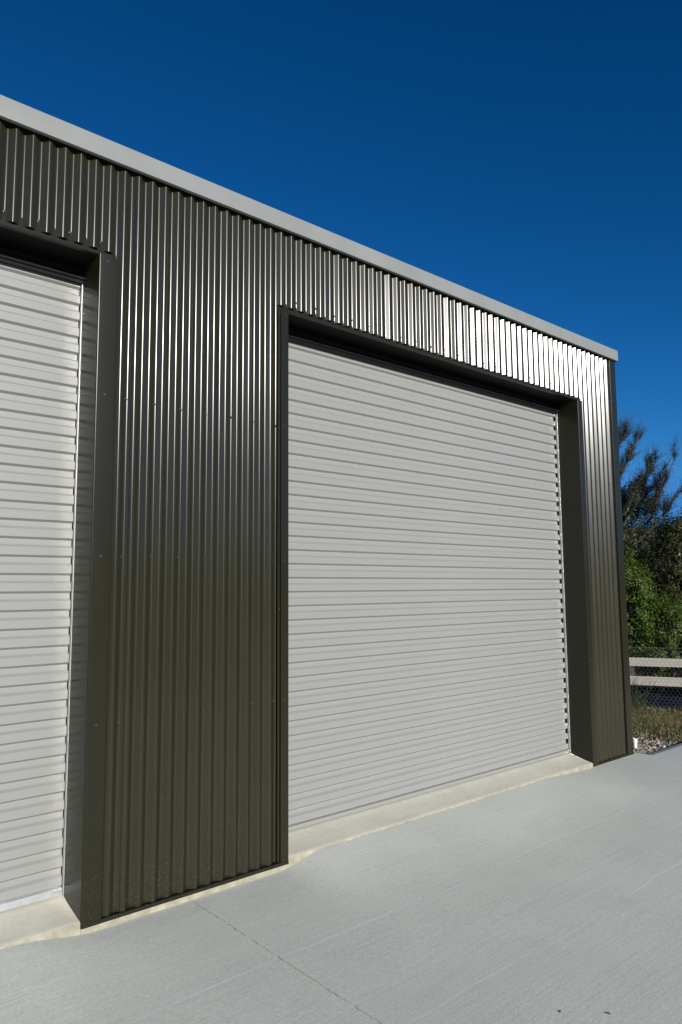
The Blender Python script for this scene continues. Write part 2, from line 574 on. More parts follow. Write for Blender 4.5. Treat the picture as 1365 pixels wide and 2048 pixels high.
# made-up dark ridge all round, added to darken sky reflections in the cladding
def added_hill_ring():
    n, rows = 180, 6
    hr = np.random.default_rng(4)
    V, F = [], []
    ph = hr.uniform(0, 6.28, 6)
    for k in range(n):
        t = 2 * math.pi * k / n
        h = 17 + 3.5 * math.sin(3 * t + ph[0]) + 2.5 * math.sin(7 * t + ph[1]) + 1.5 * math.sin(15 * t + ph[2]) + hr.uniform(-0.8, 0.8)
        for j in range(rows):
            u = j / (rows - 1)
            r = 150 + 90 * u
            V.append((r * math.cos(t), r * math.sin(t), -2 + (h + 2) * (3 * u * u - 2 * u ** 3) + (hr.uniform(-0.7, 0.7) if j else 0)))
    for k in range(n):
        for j in range(rows - 1):
            a_, b_ = k * rows + j, ((k + 1) % n) * rows + j
            F.append((a_, b_, b_ + 1, a_ + 1))
    o = link('added_hills', mesh_of('added_hills', V, F, 60), M_hill)
    tag(o, kind='structure')
M_hill = simple('added_hillside', (0.045, 0.055, 0.022), 0.95, spec=0.1, var=0.5, scale=0.15)
added_hill_ring()

# ------------------------------------------------------------------ the shed
shed = empty('metal_shed', (0, 0, 0))
tag(shed, 'dark olive corrugated steel shed with two pale roller doors and a light grey fascia', 'shed')

PITCH, BEND = 0.0762, 0.016     # sheet pitch and bend radius
X_VALLEY = 0.1638            # screw lines sit in the pans
THETA = R(35.0)
DEPTH = 2 * BEND * (1 - math.cos(THETA)) + (PITCH / 2 - 2 * BEND * math.sin(THETA)) * math.tan(THETA)
def corr_profile():
    """one period from pan to pan: x, y (crest at y=0, pan at y=DEPTH) and the normal angle"""
    th = THETA
    Rr = BEND
    L = (PITCH / 2 - 2 * Rr * math.sin(th)) / math.cos(th)
    assert abs(2 * Rr * (1 - math.cos(th)) + L * math.sin(th) - DEPTH) < 1e-6
    pts = []
    n = 7
    for k in range(n + 1):                       # pan arc, right half
        t = th * k / n
        pts.append((Rr * math.sin(t), DEPTH - Rr * (1 - math.cos(t)), -t))
    for k in range(n, -1, -1):                   # crest arc, left half
        t = th * k / n
        pts.append((PITCH / 2 - Rr * math.sin(t), Rr * (1 - math.cos(t)), -t))
    half = list(pts)
    for (x, y, t) in half[-2:0:-1]:
        pts.append((PITCH - x, y, -t))
    return np.array(pts)
PROF = corr_profile()        # does not repeat the end point
jit = np.random.default_rng(3).normal(0, 1, (4000, 3))

def corr_line(x0, x1):
    """profile samples between x0 and x1, clipped exactly"""
    k0 = math.floor((x0 - X_VALLEY) / PITCH) - 1
    k1 = math.ceil((x1 - X_VALLEY) / PITCH) + 1
    xs, ys, ts = [], [], []
    for k in range(k0, k1 + 1):
        jt = jit[k + 1500]
        for (x, y, t) in PROF:
            w = math.sin(math.pi * x / PITCH)
            sgn = 1 if x < PITCH / 2 else -1
            xs.append(X_VALLEY + k * PITCH + x)
            ys.append(y + 0.0004 * jt[0] * w)
            ts.append(t + R(2.0) * (jt[1] if sgn > 0 else jt[2]) * abs(math.sin(2 * math.pi * x / PITCH)))
    xs, ys, ts = map(np.array, (xs, ys, ts))
    xx = np.concatenate([[x0], xs[(xs > x0 + 1e-4) & (xs < x1 - 1e-4)], [x1]])
    return xx, np.interp(xx, xs, ys), np.interp(xx, xs, ts)

def wall_sheet(x0, x1, z0, z1, parent, yoff=0.0, name='wall_sheet'):
    xx, yy, tt = corr_line(x0, x1)
    n = len(xx)
    zs = [z0, z1]
    V, N, F = [], [], []
    for z in zs:
        for x, y, t in zip(xx, yy, tt):
            V.append((x, y + yoff, z)); N.append((math.sin(t), -math.cos(t), 0))
    for i in range(n - 1):
        F.append((i, i + 1, n + i + 1, n + i))
    # rolled thickness along the back
    m0 = len(V)
    for z in zs:
        for x, y, t in zip(xx, yy, tt):
            V.append((x - 0.0008 * math.sin(t), y + yoff + 0.0008 * math.cos(t), z)); N.append((-math.sin(t), math.cos(t), 0))
    for i in range(n - 1):
        F.append((m0 + i + 1, m0 + i, m0 + n + i, m0 + n + i + 1))
        F.append((m0 + i, m0 + i + 1, i + 1, i))
        F.append((m0 + n + i + 1, m0 + n + i, n + i, n + i + 1))
    me = bpy.data.meshes.new(name)
    me.from_pydata(V, [], F)
    me.update()
    me.polygons.foreach_set('use_smooth', [True] * len(me.polygons))
    nrm = []
    for p in me.polygons:
        end = abs(p.normal.z) > 0.9
        for vi in p.vertices:
            nrm.append(tuple(p.normal) if end else N[vi])
    me.normals_split_custom_set(nrm)
    return link(name, me, M_clad, parent)

# screw head: a small hex head on a washer
def screw_mesh():
    a = Acc()
    ring = lambda r, y: [(r * math.cos(2 * math.pi * k / 8), y, r * math.sin(2 * math.pi * k / 8)) for k in range(8)]
    V = ring(0.0075, 0.0) + ring(0.0075, -0.0018) + ring(0.0048, -0.0022) + ring(0.0044, -0.0075)
    F = []
    for r in range(3):
        for k in range(8):
            F.append((r * 8 + k, r * 8 + (k + 1) % 8, (r + 1) * 8 + (k + 1) % 8, (r + 1) * 8 + k))
    F.append(tuple(24 + k for k in range(8)))
    me = mesh_of('screw', V, F)
    me.materials.append(M_screw)
    return me
ME_SCREW = screw_mesh()
def screw(x, y, z, parent):
    o = bpy.data.objects.new('screw', ME_SCREW)
    C.objects.link(o)
    o.parent = parent
    o.location = (x, y, z)
    o.rotation_euler = (0, random.uniform(0, 1), 0)

GIRTS = (0.885, 1.670, 2.457)
SEAM = 3.2305
def sheets(x0, x1, z0, z1, rows):
    cuts = [x0]
    k = math.floor((x0 - SEAM) / 0.762)
    while True:
        s = SEAM + k * 0.762
        if s >= x1 - 0.05: break
        if s > x0 + 0.05: cuts.append(s)
        k += 1
    cuts.append(x1)
    kx = [X_VALLEY + 2 * PITCH * i for i in range(-40, 50)]
    for a, b in zip(cuts[:-1], cuts[1:]):
        lap = 0.004 if b != x1 else 0.0
        s = wall_sheet(a + (0.0 if a == x0 else 0.0005), b + lap, z0, z1, shed, yoff=-0.0006 if lap else 0.0)
        for x in kx:
            if a + 0.012 < x < b - 0.004:
                for z in rows:
                    screw(x + random.uniform(-0.003, 0.003), DEPTH - 0.0016, z + random.uniform(-0.006, 0.006), s)

CLAD_TOP = 3.668
BASE = 0.0185
HBOT = 3.190
HEADROW = (3.236,)
sheets(0.0925, 1.088, BASE, CLAD_TOP, GIRTS)                                     # middle pier
sheets(1.0885, 4.4445, HBOT, CLAD_TOP, HEADROW)                                  # over the right door
sheets(4.445, 4.9635, BASE, CLAD_TOP, GIRTS)                                      # end pier
sheets(LX1 + 0.0, 0.092, HBOT, CLAD_TOP, HEADROW)                                # over the left door
sheets(LCX + 0.105, LX1 - 0.0905, BASE, CLAD_TOP, GIRTS)                          # far left pier
sheets(LX1 - 0.09, LX1 - 0.0005, HBOT, CLAD_TOP, ())

# dark building wrap behind the cladding (piers and heads) and steel shell behind
box('wall_lining', JX0 + 0.004, JX1 - 0.004, 0.028, 0.20, 0.03, 3.64, M_lining, shed)
box('wall_lining', JX2 + 0.004, CX - 0.012, 0.028, 0.20, 0.03, 3.64, M_lining, shed)
box('wall_lining', LCX + 0.012, LX1 - 0.004, 0.028, 0.20, 0.03, 3.64, M_lining, shed)
box('wall_lining', JX1 - 0.0035, JX2 + 0.0035, 0.028, 0.19, 3.18, 3.64, M_lining, shed)
box('wall_lining', LX1 - 0.0035, JX0 + 0.0035, 0.028, 0.19, 3.18, 3.64, M_lining, shed)

# jamb flashings: front leg, rounded corner and the return into the doorway
def jamb(x, side, flange, z0, lip):
    """side=+1: pier lies to the right of the edge; -1: to the left"""
    pts = [(x + side * flange, -0.002), (x, -0.002), (x, 0.232)]
    o = folded('jamb_flashing', pts, 0.0016 * side, 'z', z0, HEAD - 0.003, M_flash, shed, 0.004)
    if lip:
        folded('jamb_lip', [(x + side * (flange + 0.018), 0.006), (x + side * (flange + 0.002), 0.006), (x + side * (flange + 0.002), 0.001)], 0.0012 * side, 'z', z0, HEAD - 0.003, M_flash, shed, 0.0015)
    for z in GIRTS + (3.135,):
        screw(x + side * flange * 0.5, -0.0022, z, o)
    return o
jamb(JX0, 1, 0.0915, 0.004, False)
jamb(JX1, -1, 0.055, 0.004, True)
jamb(JX2, 1, 0.0705, 0.004, False)
jamb(LX1, -1, 0.0895, 0.004, False)

# corner flashings
def corner(x, side):
    pts = [(x - side * 0.1025, 0.0165), (x - side * 0.1025, -0.003), (x, -0.003), (x, 0.14)]
    folded('corner_flashing', pts, -0.0015 * side, 'z', 0.004, CLAD_TOP - 0.004, M_flash, shed, 0.003)
corner(CX, 1)
corner(LCX, -1)

# head flashings: upstand behind the corrugations, soffit back to the lintel
for (a, b) in ((1.089, 4.413), (LX1 - 0.05, 0.084)):
    folded('head_flashing', [(0.0190, 3.232), (0.0150, HEAD), (0.045, HEAD)], 0.0015, 'x', a, b, M_flash, shed, 0.002)
    box('soffit', a + 0.002, b - 0.002, 0.0455, 0.215, HEAD + 0.0002, HEAD + 0.006, M_dark, shed)  # near-black colour paints in the soffit's deep shade
for (a, b) in ((JX1 + 0.0005, JX2 - 0.0005), (LX1 + 0.0005, JX0 - 0.0005)):
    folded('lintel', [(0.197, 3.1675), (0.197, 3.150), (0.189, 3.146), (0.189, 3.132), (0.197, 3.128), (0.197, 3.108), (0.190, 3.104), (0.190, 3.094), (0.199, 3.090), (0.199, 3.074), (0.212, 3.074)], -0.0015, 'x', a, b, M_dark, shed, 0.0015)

# base flashings under the piers, and concrete footings below them
for (a, b) in ((JX0, JX1), (JX2, CX), (LCX, LX1)):
    folded('base_flashing', [(-0.005, -0.002), (-0.005, 0.0145), (0.026, 0.0145)], 0.0012, 'x', a + 0.001, b - 0.001, M_flash, shed, 0.002)
    box('glint_cover_strip', a + 0.06, b - 0.06, -0.0035, 0.0255, 0.0148, 0.0181, M_rubber, shed)  # added black strip, hides the sun glint on top of the flashing
    box('footing', a + 0.0005, b - 0.0005, -0.001, 0.20, -0.30, -0.003, M_footing, shed, 0.004)

# door sills: rounded lip in front, rising to the curtain, slightly uneven
def sill(a, b):
    prof = [(0.0, -0.30), (0.0, 0.021), (0.0025, 0.0275), (0.009, 0.031), (0.03, 0.034), (0.07, 0.043), (0.12, 0.054), (0.16, 0.064), (0.185, 0.072), (0.198, 0.077), (0.205, 0.079), (0.36, 0.080), (0.36, -0.30)]
    xs = np.linspace(a, b, 110)
    w = np.cumsum(rng.normal(0, 1, 110)); w = np.convolve(w - w.mean(), np.ones(9) / 9, 'same')
    w = 0.0016 * w / (np.abs(w).max() + 1e-6)
    k = len(prof)
    V, F = [], []
    for i, x in enumerate(xs):
        for (y, z) in prof:
            amp = 1.0 if 0 < z < 0.06 else 0.0
            V.append((x, y + (w[i] if y < 0.02 and z > 0 else 0), z + amp * w[(i * 3) % 110] * 0.6))
    for i in range(len(xs) - 1):
        for j in range(k):
            j2 = (j + 1) % k
            F.append((i * k + j, i * k + j2, (i + 1) * k + j2, (i + 1) * k + j))
    F.append(tuple(range(k)))
    F.append(tuple((len(xs) - 1) * k + j for j in range(k))[::-1])
    me = mesh_of('door_sill', V, F, 35)
    import bmesh
    bm = bmesh.new(); bm.from_mesh(me); bmesh.ops.recalc_face_normals(bm, faces=bm.faces); bm.to_mesh(me); bm.free()
    o = link('door_sill', me, M_sill, shed)
    me.materials.append(M_footing)               # front face coloured darker than the top to offset its direct sun
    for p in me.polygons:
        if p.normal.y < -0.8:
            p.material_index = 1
    return o
sill(JX1 + 0.0007, JX2 - 0.0007)
sill(LX1 + 0.0007, JX0 - 0.0007)

# fascia with a folded bottom edge
folded('fascia', [(0.16, 3.775), (-0.030, 3.757), (-0.032, 3.655), (-0.010, 3.653), (-0.010, 3.664)], 0.0018, 'x', LCX - 0.008, CX + 0.010, M_fascia, shed, 0.003)
for x0, x1 in ((CX + 0.0102, CX + 0.0118), (LCX - 0.0098, LCX - 0.0082)):
    v, f = [], []
    for x in (x0, x1):
        v += [(x, -0.034, 3.650), (x, 0.10, 3.650), (x, 0.10, 3.772), (x, -0.0325, 3.760)]
    f = [(0, 1, 2, 3)[::-1], (4, 5, 6, 7), (0, 4, 7, 3), (1, 2, 6, 5), (3, 7, 6, 2), (0, 1, 5, 4)]
    link('fascia_end_cap', mesh_of('fascia_end_cap', v, f), M_fascia, shed)

# roof, side and rear walls, floor
BACK = 8.6
v = []
for x in (LCX + 0.01, CX - 0.01):
    v += [(x, -0.02, 3.735), (x, BACK, 4.05), (x, BACK, 4.10), (x, 0.14, 3.7685)]
link('roof', mesh_of('roof', v, [(0, 1, 5, 4), (2, 3, 7, 6), (1, 2, 6, 5), (3, 0, 4, 7), (0, 3, 2, 1), (4, 5, 6, 7)]), M_fascia, shed)
def side_wall(x, s):
    n = int((BACK - 0.14) / PITCH)
    V, F = [], []
    ys, ds = [], []
    for k in range(n):
        for (px, py, t) in PROF[::2]:
            ys.append(0.142 + k * PITCH + px); ds.append(py)
    for z in (0.022, 3.66):
        for y, d in zip(ys, ds): V.append((x - s * d, y, z))
    m_ = len(ys)
    for i in range(m_ - 1): F.append((i, i + 1, m_ + i + 1, m_ + i))
    me = mesh_of('side_wall', V, F, 60)
    link('side_wall', me, M_clad, shed)
side_wall(CX - 0.001, 1)
side_wall(LCX + 0.001, -1)
box('rear_wall', LCX + 0.02, CX - 0.02, BACK - 0.03, BACK, 0.0, 4.03, M_clad, shed)
box('floor_slab', LCX + 0.003, CX - 0.003, 0.361, BACK, -0.30, 0.078, M_sill, shed)
box('footing', CX - 0.15, CX - 0.002, 0.201, 0.3605, -0.30, -0.002, M_sill, shed)

# ------------------------------------------------------------------ roller doors
RIB = 0.0863
def slat_mesh(width):
    # one rib of the curtain in (y,z): recessed pan on top, step out, proud pan, step back under it
    f, b = 0.0, 0.0150
    prof = [(b, RIB), (b, 0.0605), (f, 0.0490), (f, 0.0108), (b, 0.0)]
    bk = [(y + 0.0009, z) for (y, z) in prof[::-1]]
    ring = prof + bk
    k = len(ring)
    V = [(x, y, z) for x in (0.0, width) for (y, z) in ring]
    F = [(i, (i + 1) % k, k + (i + 1) % k, k + i) for i in range(k) if i not in (len(prof) - 1, k - 1)]
    for i in range(len(prof) - 1):
        F.append((i, k - 1 - i, k - 2 - i, i + 1))
        F.append((k + i, k + i + 1, k + k - 2 - i, k + k - 1 - i))
    me = mesh_of('slat', V, F)
    import bmesh
    bm = bmesh.new(); bm.from_mesh(me); bmesh.ops.recalc_face_normals(bm, faces=bm.faces); bm.to_mesh(me); bm.free()
    # the proud pan must face outwards
    if sum(p.normal.y * p.area for p in me.polygons if abs(p.center.y) < 0.0005) > 0:
        me.flip_normals()
    me.materials.append(M_curtain)
    return me

def roller_door(x0, x1, strip, zshift, label, gw=0.0120, rail_mat=M_curtain):
    d = empty('roller_door', ((x0 + x1) / 2, DOOR_Y, 0.08), shed)
    d['label'] = label
    cx, cz = d.location.x, d.location.z
    a, b = x0 + gw + 0.002, x1 - gw - 0.0025
    me = slat_mesh(b - a)
    z = 0.105 + zshift
    while z < 3.09:
        o = bpy.data.objects.new('slat', me)
        C.objects.link(o)
        o.parent = d
        o.location = (a - cx, 0, z - cz)
        z += RIB
    # aluminium bottom rail
    zr = 0.105 + zshift
    rail = folded('bottom_rail', [(0.014, zr + 0.002), (-0.004, zr), (-0.005, 0.0835), (0.016, 0.0825)], 0.0014, 'x', a - cx, b - cx, rail_mat, d, 0.002)
    for v_ in rail.data.vertices: v_.co.z -= cz
    # side guides and the black seal strips that the proud pans stand out from
    for (g0, g1, s0, s1) in ((x0 + 0.0005, x0 + gw + 0.0005, x0 + gw + 0.0008, x0 + gw + 0.002 + strip), (x1 - gw - 0.0005, x1 - 0.0005, x1 - gw - 0.002 - strip, x1 - gw - 0.0008)):
        o = box('guide_rail', g0 - cx, g1 - cx, -0.016, 0.004, 0.079 - cz, 3.073 - cz, M_zinc, d, 0.0015)
        o = box('seal_strip', s0 - cx, s1 - cx, 0.0052, 0.0120, 0.081 - cz, 3.072 - cz, M_rubber, d)
    return d
roller_door(JX1, JX2, 0.012, 0.0, 'pale grey roller door between the middle pier and the end pier')
roller_door(LX1, JX0, -0.0005, 0.010, 'pale grey roller door left of the middle pier', 0.004, M_alu)

# ------------------------------------------------------------------ white stub, gravel, rocks
def stub():
    V, F = [], []
    prof = [(0.020, 0.0), (0.020, 0.085), (0.024, 0.087), (0.024, 0.118), (0.021, 0.122), (0.016, 0.122), (0.016, 0.02)]
    n = 14
    for (r, z) in prof:
        for k in range(n):
            t = 2 * math.pi * k / n
            V.append((r * math.cos(t), r * math.sin(t), z))
    for i in range(len(prof) - 1):
        for k in range(n):
            F.append((i * n + k, i * n + (k + 1) % n, (i + 1) * n + (k + 1) % n, (i + 1) * n + k))
    F.append(tuple((len(prof) - 1) * n + k for k in range(n)))
    return mesh_of('drain_stub', V, F, 40)
peg = link('drain_stub', stub(), M_white)
peg.location = (5.454, 0.182, float(ground_z(np.array(5.454), np.array(0.182))) - 0.02)
tag(peg, 'short white plastic drain stub standing in gravel beside the shed corner', 'pipe')

ICO = None
def stone_verts():
    t = (1 + 5 ** 0.5) / 2
    v = np.array([(-1, t, 0), (1, t, 0), (-1, -t, 0), (1, -t, 0), (0, -1, t), (0, 1, t), (0, -1, -t), (0, 1, -t), (t, 0, -1), (t, 0, 1), (-t, 0, -1), (-t, 0, 1)], float)
    v /= np.linalg.norm(v[0])
    f = np.array([(0, 11, 5), (0, 5, 1), (0, 1, 7), (0, 7, 10), (0, 10, 11), (1, 5, 9), (5, 11, 4), (11, 10, 2), (10, 7, 6), (7, 1, 8), (3, 9, 4), (3, 4, 2), (3, 2, 6), (3, 6, 8), (3, 8, 9), (4, 9, 5), (2, 4, 11), (6, 2, 10), (8, 6, 7), (9, 8, 1)])
    return v, f
SV, SF = stone_verts()
def stones(name, centres, sizes, mat):
    n = len(centres)
    V = SV[None] * (1 + rng.normal(0, 0.16, (n, 12, 1)))
    sc = rng.uniform(0.6, 1.25, (n, 1, 3)) * np.array([1, 1, 0.75])
    ang = rng.uniform(0, 2 * math.pi, n)
    c, s = np.cos(ang)[:, None], np.sin(ang)[:, None]
    V = V * sc * np.asarray(sizes)[:, None, None]
    x, y = V[..., 0] * c - V[..., 1] * s, V[..., 0] * s + V[..., 1] * c
    V = np.stack([x, y, V[..., 2]], -1) + centres[:, None]
    F = (SF[None] + (np.arange(n) * 12)[:, None, None]).ravel()
    return link(name, fast_mesh(name, V.reshape(-1, 3), F, 3), mat)
n = 8000
cx = 5.10 + rng.gamma(2.0, 0.21, n)
cy = rng.uniform(-0.05, 1.0, n) + 0.9 * rng.beta(1, 3, n)
keep = (cx < 7.6) & (cy > -0.035)
cx, cy = cx[keep], cy[keep]
sz = rng.uniform(0.005, 0.014, len(cx)) * np.where(rng.random(len(cx)) < 0.06, 1.9, 1.0)
gravel = stones('gravel', np.stack([cx, cy, ground_z(cx, cy) + sz * 0.35], -1), sz, M_gravel)
tag(gravel, kind='stuff', label='loose pale gravel along the slab edge beside the shed')

# ------------------------------------------------------------------ grass
def blades(name, px, py, hmin, hmax, mat, width=0.006):
    n = len(px)
    z = ground_z(px, py)
    h = rng.uniform(hmin, hmax, n)
    a = rng.uniform(0, 2 * math.pi, n)
    lean = rng.uniform(0.2, 1.5, n) * h
    w = width * rng.uniform(0.6, 1.4, n)
    la = rng.uniform(0, 2 * math.pi, n)
    b0 = np.stack([px - w * np.cos(a), py - w * np.sin(a), z - 0.01], -1)
    b1 = np.stack([px + w * np.cos(a), py + w * np.sin(a), z - 0.01], -1)
    mx, my = px + 0.35 * lean * np.cos(la), py + 0.35 * lean * np.sin(la)
    m0 = np.stack([mx - 0.7 * w * np.cos(a), my - 0.7 * w * np.sin(a), z + 0.6 * h], -1)
    m1 = np.stack([mx + 0.7 * w * np.cos(a), my + 0.7 * w * np.sin(a), z + 0.6 * h], -1)
    t = np.stack([px + lean * np.cos(la), py + lean * np.sin(la), z + h], -1)
    V = np.stack([b0, b1, m1, m0, t], 1).reshape(-1, 3)
    base = np.arange(n) * 5
    F = np.stack([base, base + 1, base + 2, base, base + 2, base + 3, base + 3, base + 2, base + 4], -1).ravel()
    return link(name, fast_mesh(name, V, F, 3), mat)
n = 60000
gxp = rng.uniform(5.4, 12.4, n)
gyp = rng.uniform(-2.8, 7.0, n)
nz = np.sin(gxp * 2.1 + 1.3 * np.sin(gyp * 1.7)) * np.sin(gyp * 2.6 + gxp)
edge = 5.72 + 0.2 * np.sin(gyp * 5) + 0.3 * rng.random(n) - 0.25 * (gyp < 0)
keep = (gxp > edge) & ((nz > -0.55) | (rng.random(n) < 0.5)) & ((gyp > 0.05) | (gxp > 9.8))
gxp, gyp = gxp[keep], gyp[keep]
grass = blades('grass', gxp, gyp, 0.015, 0.085, M_grass)
tag(grass, 'dry yellow and green grass between the gravel and the wooden fence', kind='stuff')

# ------------------------------------------------------------------ fence
FD = np.array([0.43, -0.903]); FD /= np.linalg.norm(FD)
FP = np.array([11.46, 3.28])
fence = empty('post_and_rail_fence', (FP[0], FP[1], -0.68))
fence.rotation_euler = (0, 0, math.atan2(FD[1], FD[0]))
tag(fence, 'weathered timber post and rail fence covered with hexagonal wire netting', 'fence')
FL0, FL1 = -4.6, 7.2          # local x along the fence; local -y... towards the camera side is +? set below
# local frame: x along FD, y = left of FD (points away from the camera), z up from -0.68
def fz(z): return z + 0.68
posts = [-4.2, -1.9, 1.55, 3.9, 6.3]
for px in posts:
    box('post', px - 0.06, px + 0.06, 0.045, 0.135, -0.5, fz(0.385), M_wood, fence, 0.006)
cuts = [FL0, posts[1], posts[2], posts[3], FL1]
for z0, z1 in ((0.074, 0.224), (-0.272, -0.114)):
    for aa, bb in zip(cuts[:-1], cuts[1:]):
        dz = random.uniform(-0.004, 0.004)
        box('rail', aa + 0.004, bb - 0.004, 0.0, 0.044, fz(z0) + dz, fz(z1) + dz, M_wood, fence, 0.004)
# hexagonal netting on the camera side
def netting():
    P = 0.072; H = 0.052
    r = 0.0013
    segs = []
    z0, z1 = 0.03, fz(0.402)
    rows = int((z1 - z0) / H)
    for j in range(rows + 1):
        z = z0 + j * H
        for i in range(int((FL1 - FL0) / P)):
            x = FL0 + i * P + (P / 2 if j % 2 else 0)
            # a node pair: twist (vertical) then two diagonals up
            segs.append((x, z, x, z + H * 0.42))
            if j < rows:
                segs.append((x, z + H * 0.42, x - P / 2, z + H))
                segs.append((x, z + H * 0.42, x + P / 2, z + H))
    S = np.array(segs)
    d = np.stack([S[:, 2] - S[:, 0], S[:, 3] - S[:, 1]], -1)
    d /= np.linalg.norm(d, axis=1, keepdims=True)
    nx, nz_ = -d[:, 1] * r, d[:, 0] * r
    ybase = -0.007 + 0.003 * np.sin(S[:, 0] * 3.1)
    V = []
    for (ex_, ez_) in ((0, 1), (2, 3)):
        x, z = S[:, ex_], S[:, ez_]
        V += [np.stack([x + nx, ybase, z + nz_], -1), np.stack([x - nx * 0.5, ybase - r * 0.87, z - nz_ * 0.5], -1), np.stack([x - nx * 0.5, ybase + r * 0.87, z - nz_ * 0.5], -1)]
    V = np.stack(V, 1).reshape(-1, 3)
    b = np.arange(len(S)) * 6
    F = np.stack([b, b + 1, b + 4, b + 3, b + 1, b + 2, b + 5, b + 4, b + 2, b, b + 3, b + 5], -1).ravel()
    o = link('wire_netting', fast_mesh('wire_netting', V, F, 4), M_wire, fence)
    o['kind'] = 'stuff'
netting()
link('top_wire', mesh_of('top_wire', *tube_vf([(x, -0.008, fz(0.405) + 0.004 * math.sin(x * 1.3)) for x in np.linspace(FL0, FL1, 40)], [0.003] * 40, 5)), M_wire, fence)

# navy sheet lying slumped behind the lower half of the fence
def sheet():
    xs = np.linspace(-4.3, 7.0, 130); zs = np.linspace(0, 1, 10)
    V, F = [], []
    for x in xs:
        top = 0.40 + 0.05 * math.sin(x * 1.9) + 0.03 * math.sin(x * 5.1 + 1)
        for t in zs:
            V.append((x, 0.20 + 0.25 * t + 0.03 * math.sin(x * 7 + t * 4) * (1 - t) + 0.015 * math.sin(x * 17), -0.06 + t * top))
    m_ = len(zs)
    for i in range(len(xs) - 1):
        for j in range(m_ - 1):
            F.append((i * m_ + j, (i + 1) * m_ + j, (i + 1) * m_ + j + 1, i * m_ + j + 1))
    me = mesh_of('ground_sheet', V, F, 80)
    o = link('ground_sheet', me, M_tarp)
    so = o.modifiers.new('thickness', 'SOLIDIFY'); so.thickness = 0.004
    o.location = fence.location; o.rotation_euler = fence.rotation_euler
    tag(o, 'dark navy plastic sheet slumped behind the lower rail of the fence', 'plastic sheet')
sheet()

# grey stones at the foot of the fence
def fence_pt(s, off): return FP + FD * s + np.array([FD[1], -FD[0]]) * off * -1
NRM = np.array([-FD[1], FD[0]])      # away from the camera
rock_list = [(-0.02, -0.20, 0.07), (0.12, -0.16, 0.05), (0.24, -0.12, 0.06), (0.33, -0.18, 0.035), (0.47, -0.1, 0.045)]
words = ['largest flat grey rock at the fence foot nearest the shed corner', 'second grey rock from the shed along the fence foot', 'middle one of five grey rocks at the fence foot', 'small grey rock, fourth from the shed along the fence foot', 'grey rock at the fence foot farthest from the shed']
for (s, off, r), w_ in zip(rock_list, words):
    q = FP + FD * s + NRM * off
    V = SV * (1 + rng.normal(0, 0.15, (12, 1))) * np.array([1.3, 0.9, 0.6]) * r
    o = link('rock', mesh_of('rock', V, SF), M_rock)
    sb = o.modifiers.new('round', 'SUBSURF'); sb.levels = sb.render_levels = 1
    o.location = (q[0], q[1], float(ground_z(q[0], q[1])) + r * 0.25)
    o.rotation_euler = (0, 0, rng.uniform(0, 6))
    tag(o, w_, 'rock', 'grey rocks at the foot of the fence')

# ------------------------------------------------------------------ vegetation
def leaf_mesh(name, pts, nrm, length, width, mat, parent, curl=0.25):
    """one kite-shaped leaf of four corners for every point"""
    n = len(pts)
    nrm = nrm / (np.linalg.norm(nrm, axis=1, keepdims=True) + 1e-9)
    t = rng.normal(0, 1, (n, 3))
    t -= (t * nrm).sum(1, keepdims=True) * nrm
    t /= (np.linalg.norm(t, axis=1, keepdims=True) + 1e-9)
    b = np.cross(nrm, t)
    L = (length * rng.uniform(0.6, 1.3, n))[:, None]
    W = (width * rng.uniform(0.7, 1.2, n))[:, None]
    V = np.stack([pts - t * L * 0.5, pts + b * W * 0.5 + nrm * L * curl * 0.2, pts + t * L * 0.5 - nrm * L * curl * 0.3, pts - b * W * 0.5 + nrm * L * curl * 0.2], 1).reshape(-1, 3)
    return link(name, fast_mesh(name, V, np.arange(n * 4), 4), mat, parent)

def crown_points(rad, n_clumps, per, clump_r, lumps=5, seed=0):
    r_ = np.random.default_rng(seed)
    d = r_.normal(0, 1, (n_clumps, 3)); d /= np.linalg.norm(d, axis=1, keepdims=True)
    d[:, 2] = np.where(d[:, 2] < -0.75, -d[:, 2], d[:, 2])
    # lobed outline
    lob = r_.normal(0, 1, (lumps, 3)); lob /= np.linalg.norm(lob, axis=1, keepdims=True)
    amp = 0.80 + 0.28 * np.max(np.clip(d @ lob.T, 0, 1) ** 4, axis=1)
    rr = amp * r_.uniform(0.55, 1.0, n_clumps) ** 0.5
    c = d * rr[:, None] * np.asarray(rad)
    off = r_.normal(0, 1, (n_clumps, per, 3))
    off /= np.linalg.norm(off, axis=2, keepdims=True)
    cr = clump_r * r_.uniform(0.6, 1.4, (n_clumps, 1, 1))
    p = c[:, None] + off * cr * r_.uniform(0.3, 1.0, (n_clumps, per, 1)) ** 0.6
    nr = off * 0.8 + d[:, None] * 0.7 + r_.normal(0, 0.45, (n_clumps, per, 3)) + np.array([0, 0, 0.35])
    return p.reshape(-1, 3), nr.reshape(-1, 3), c

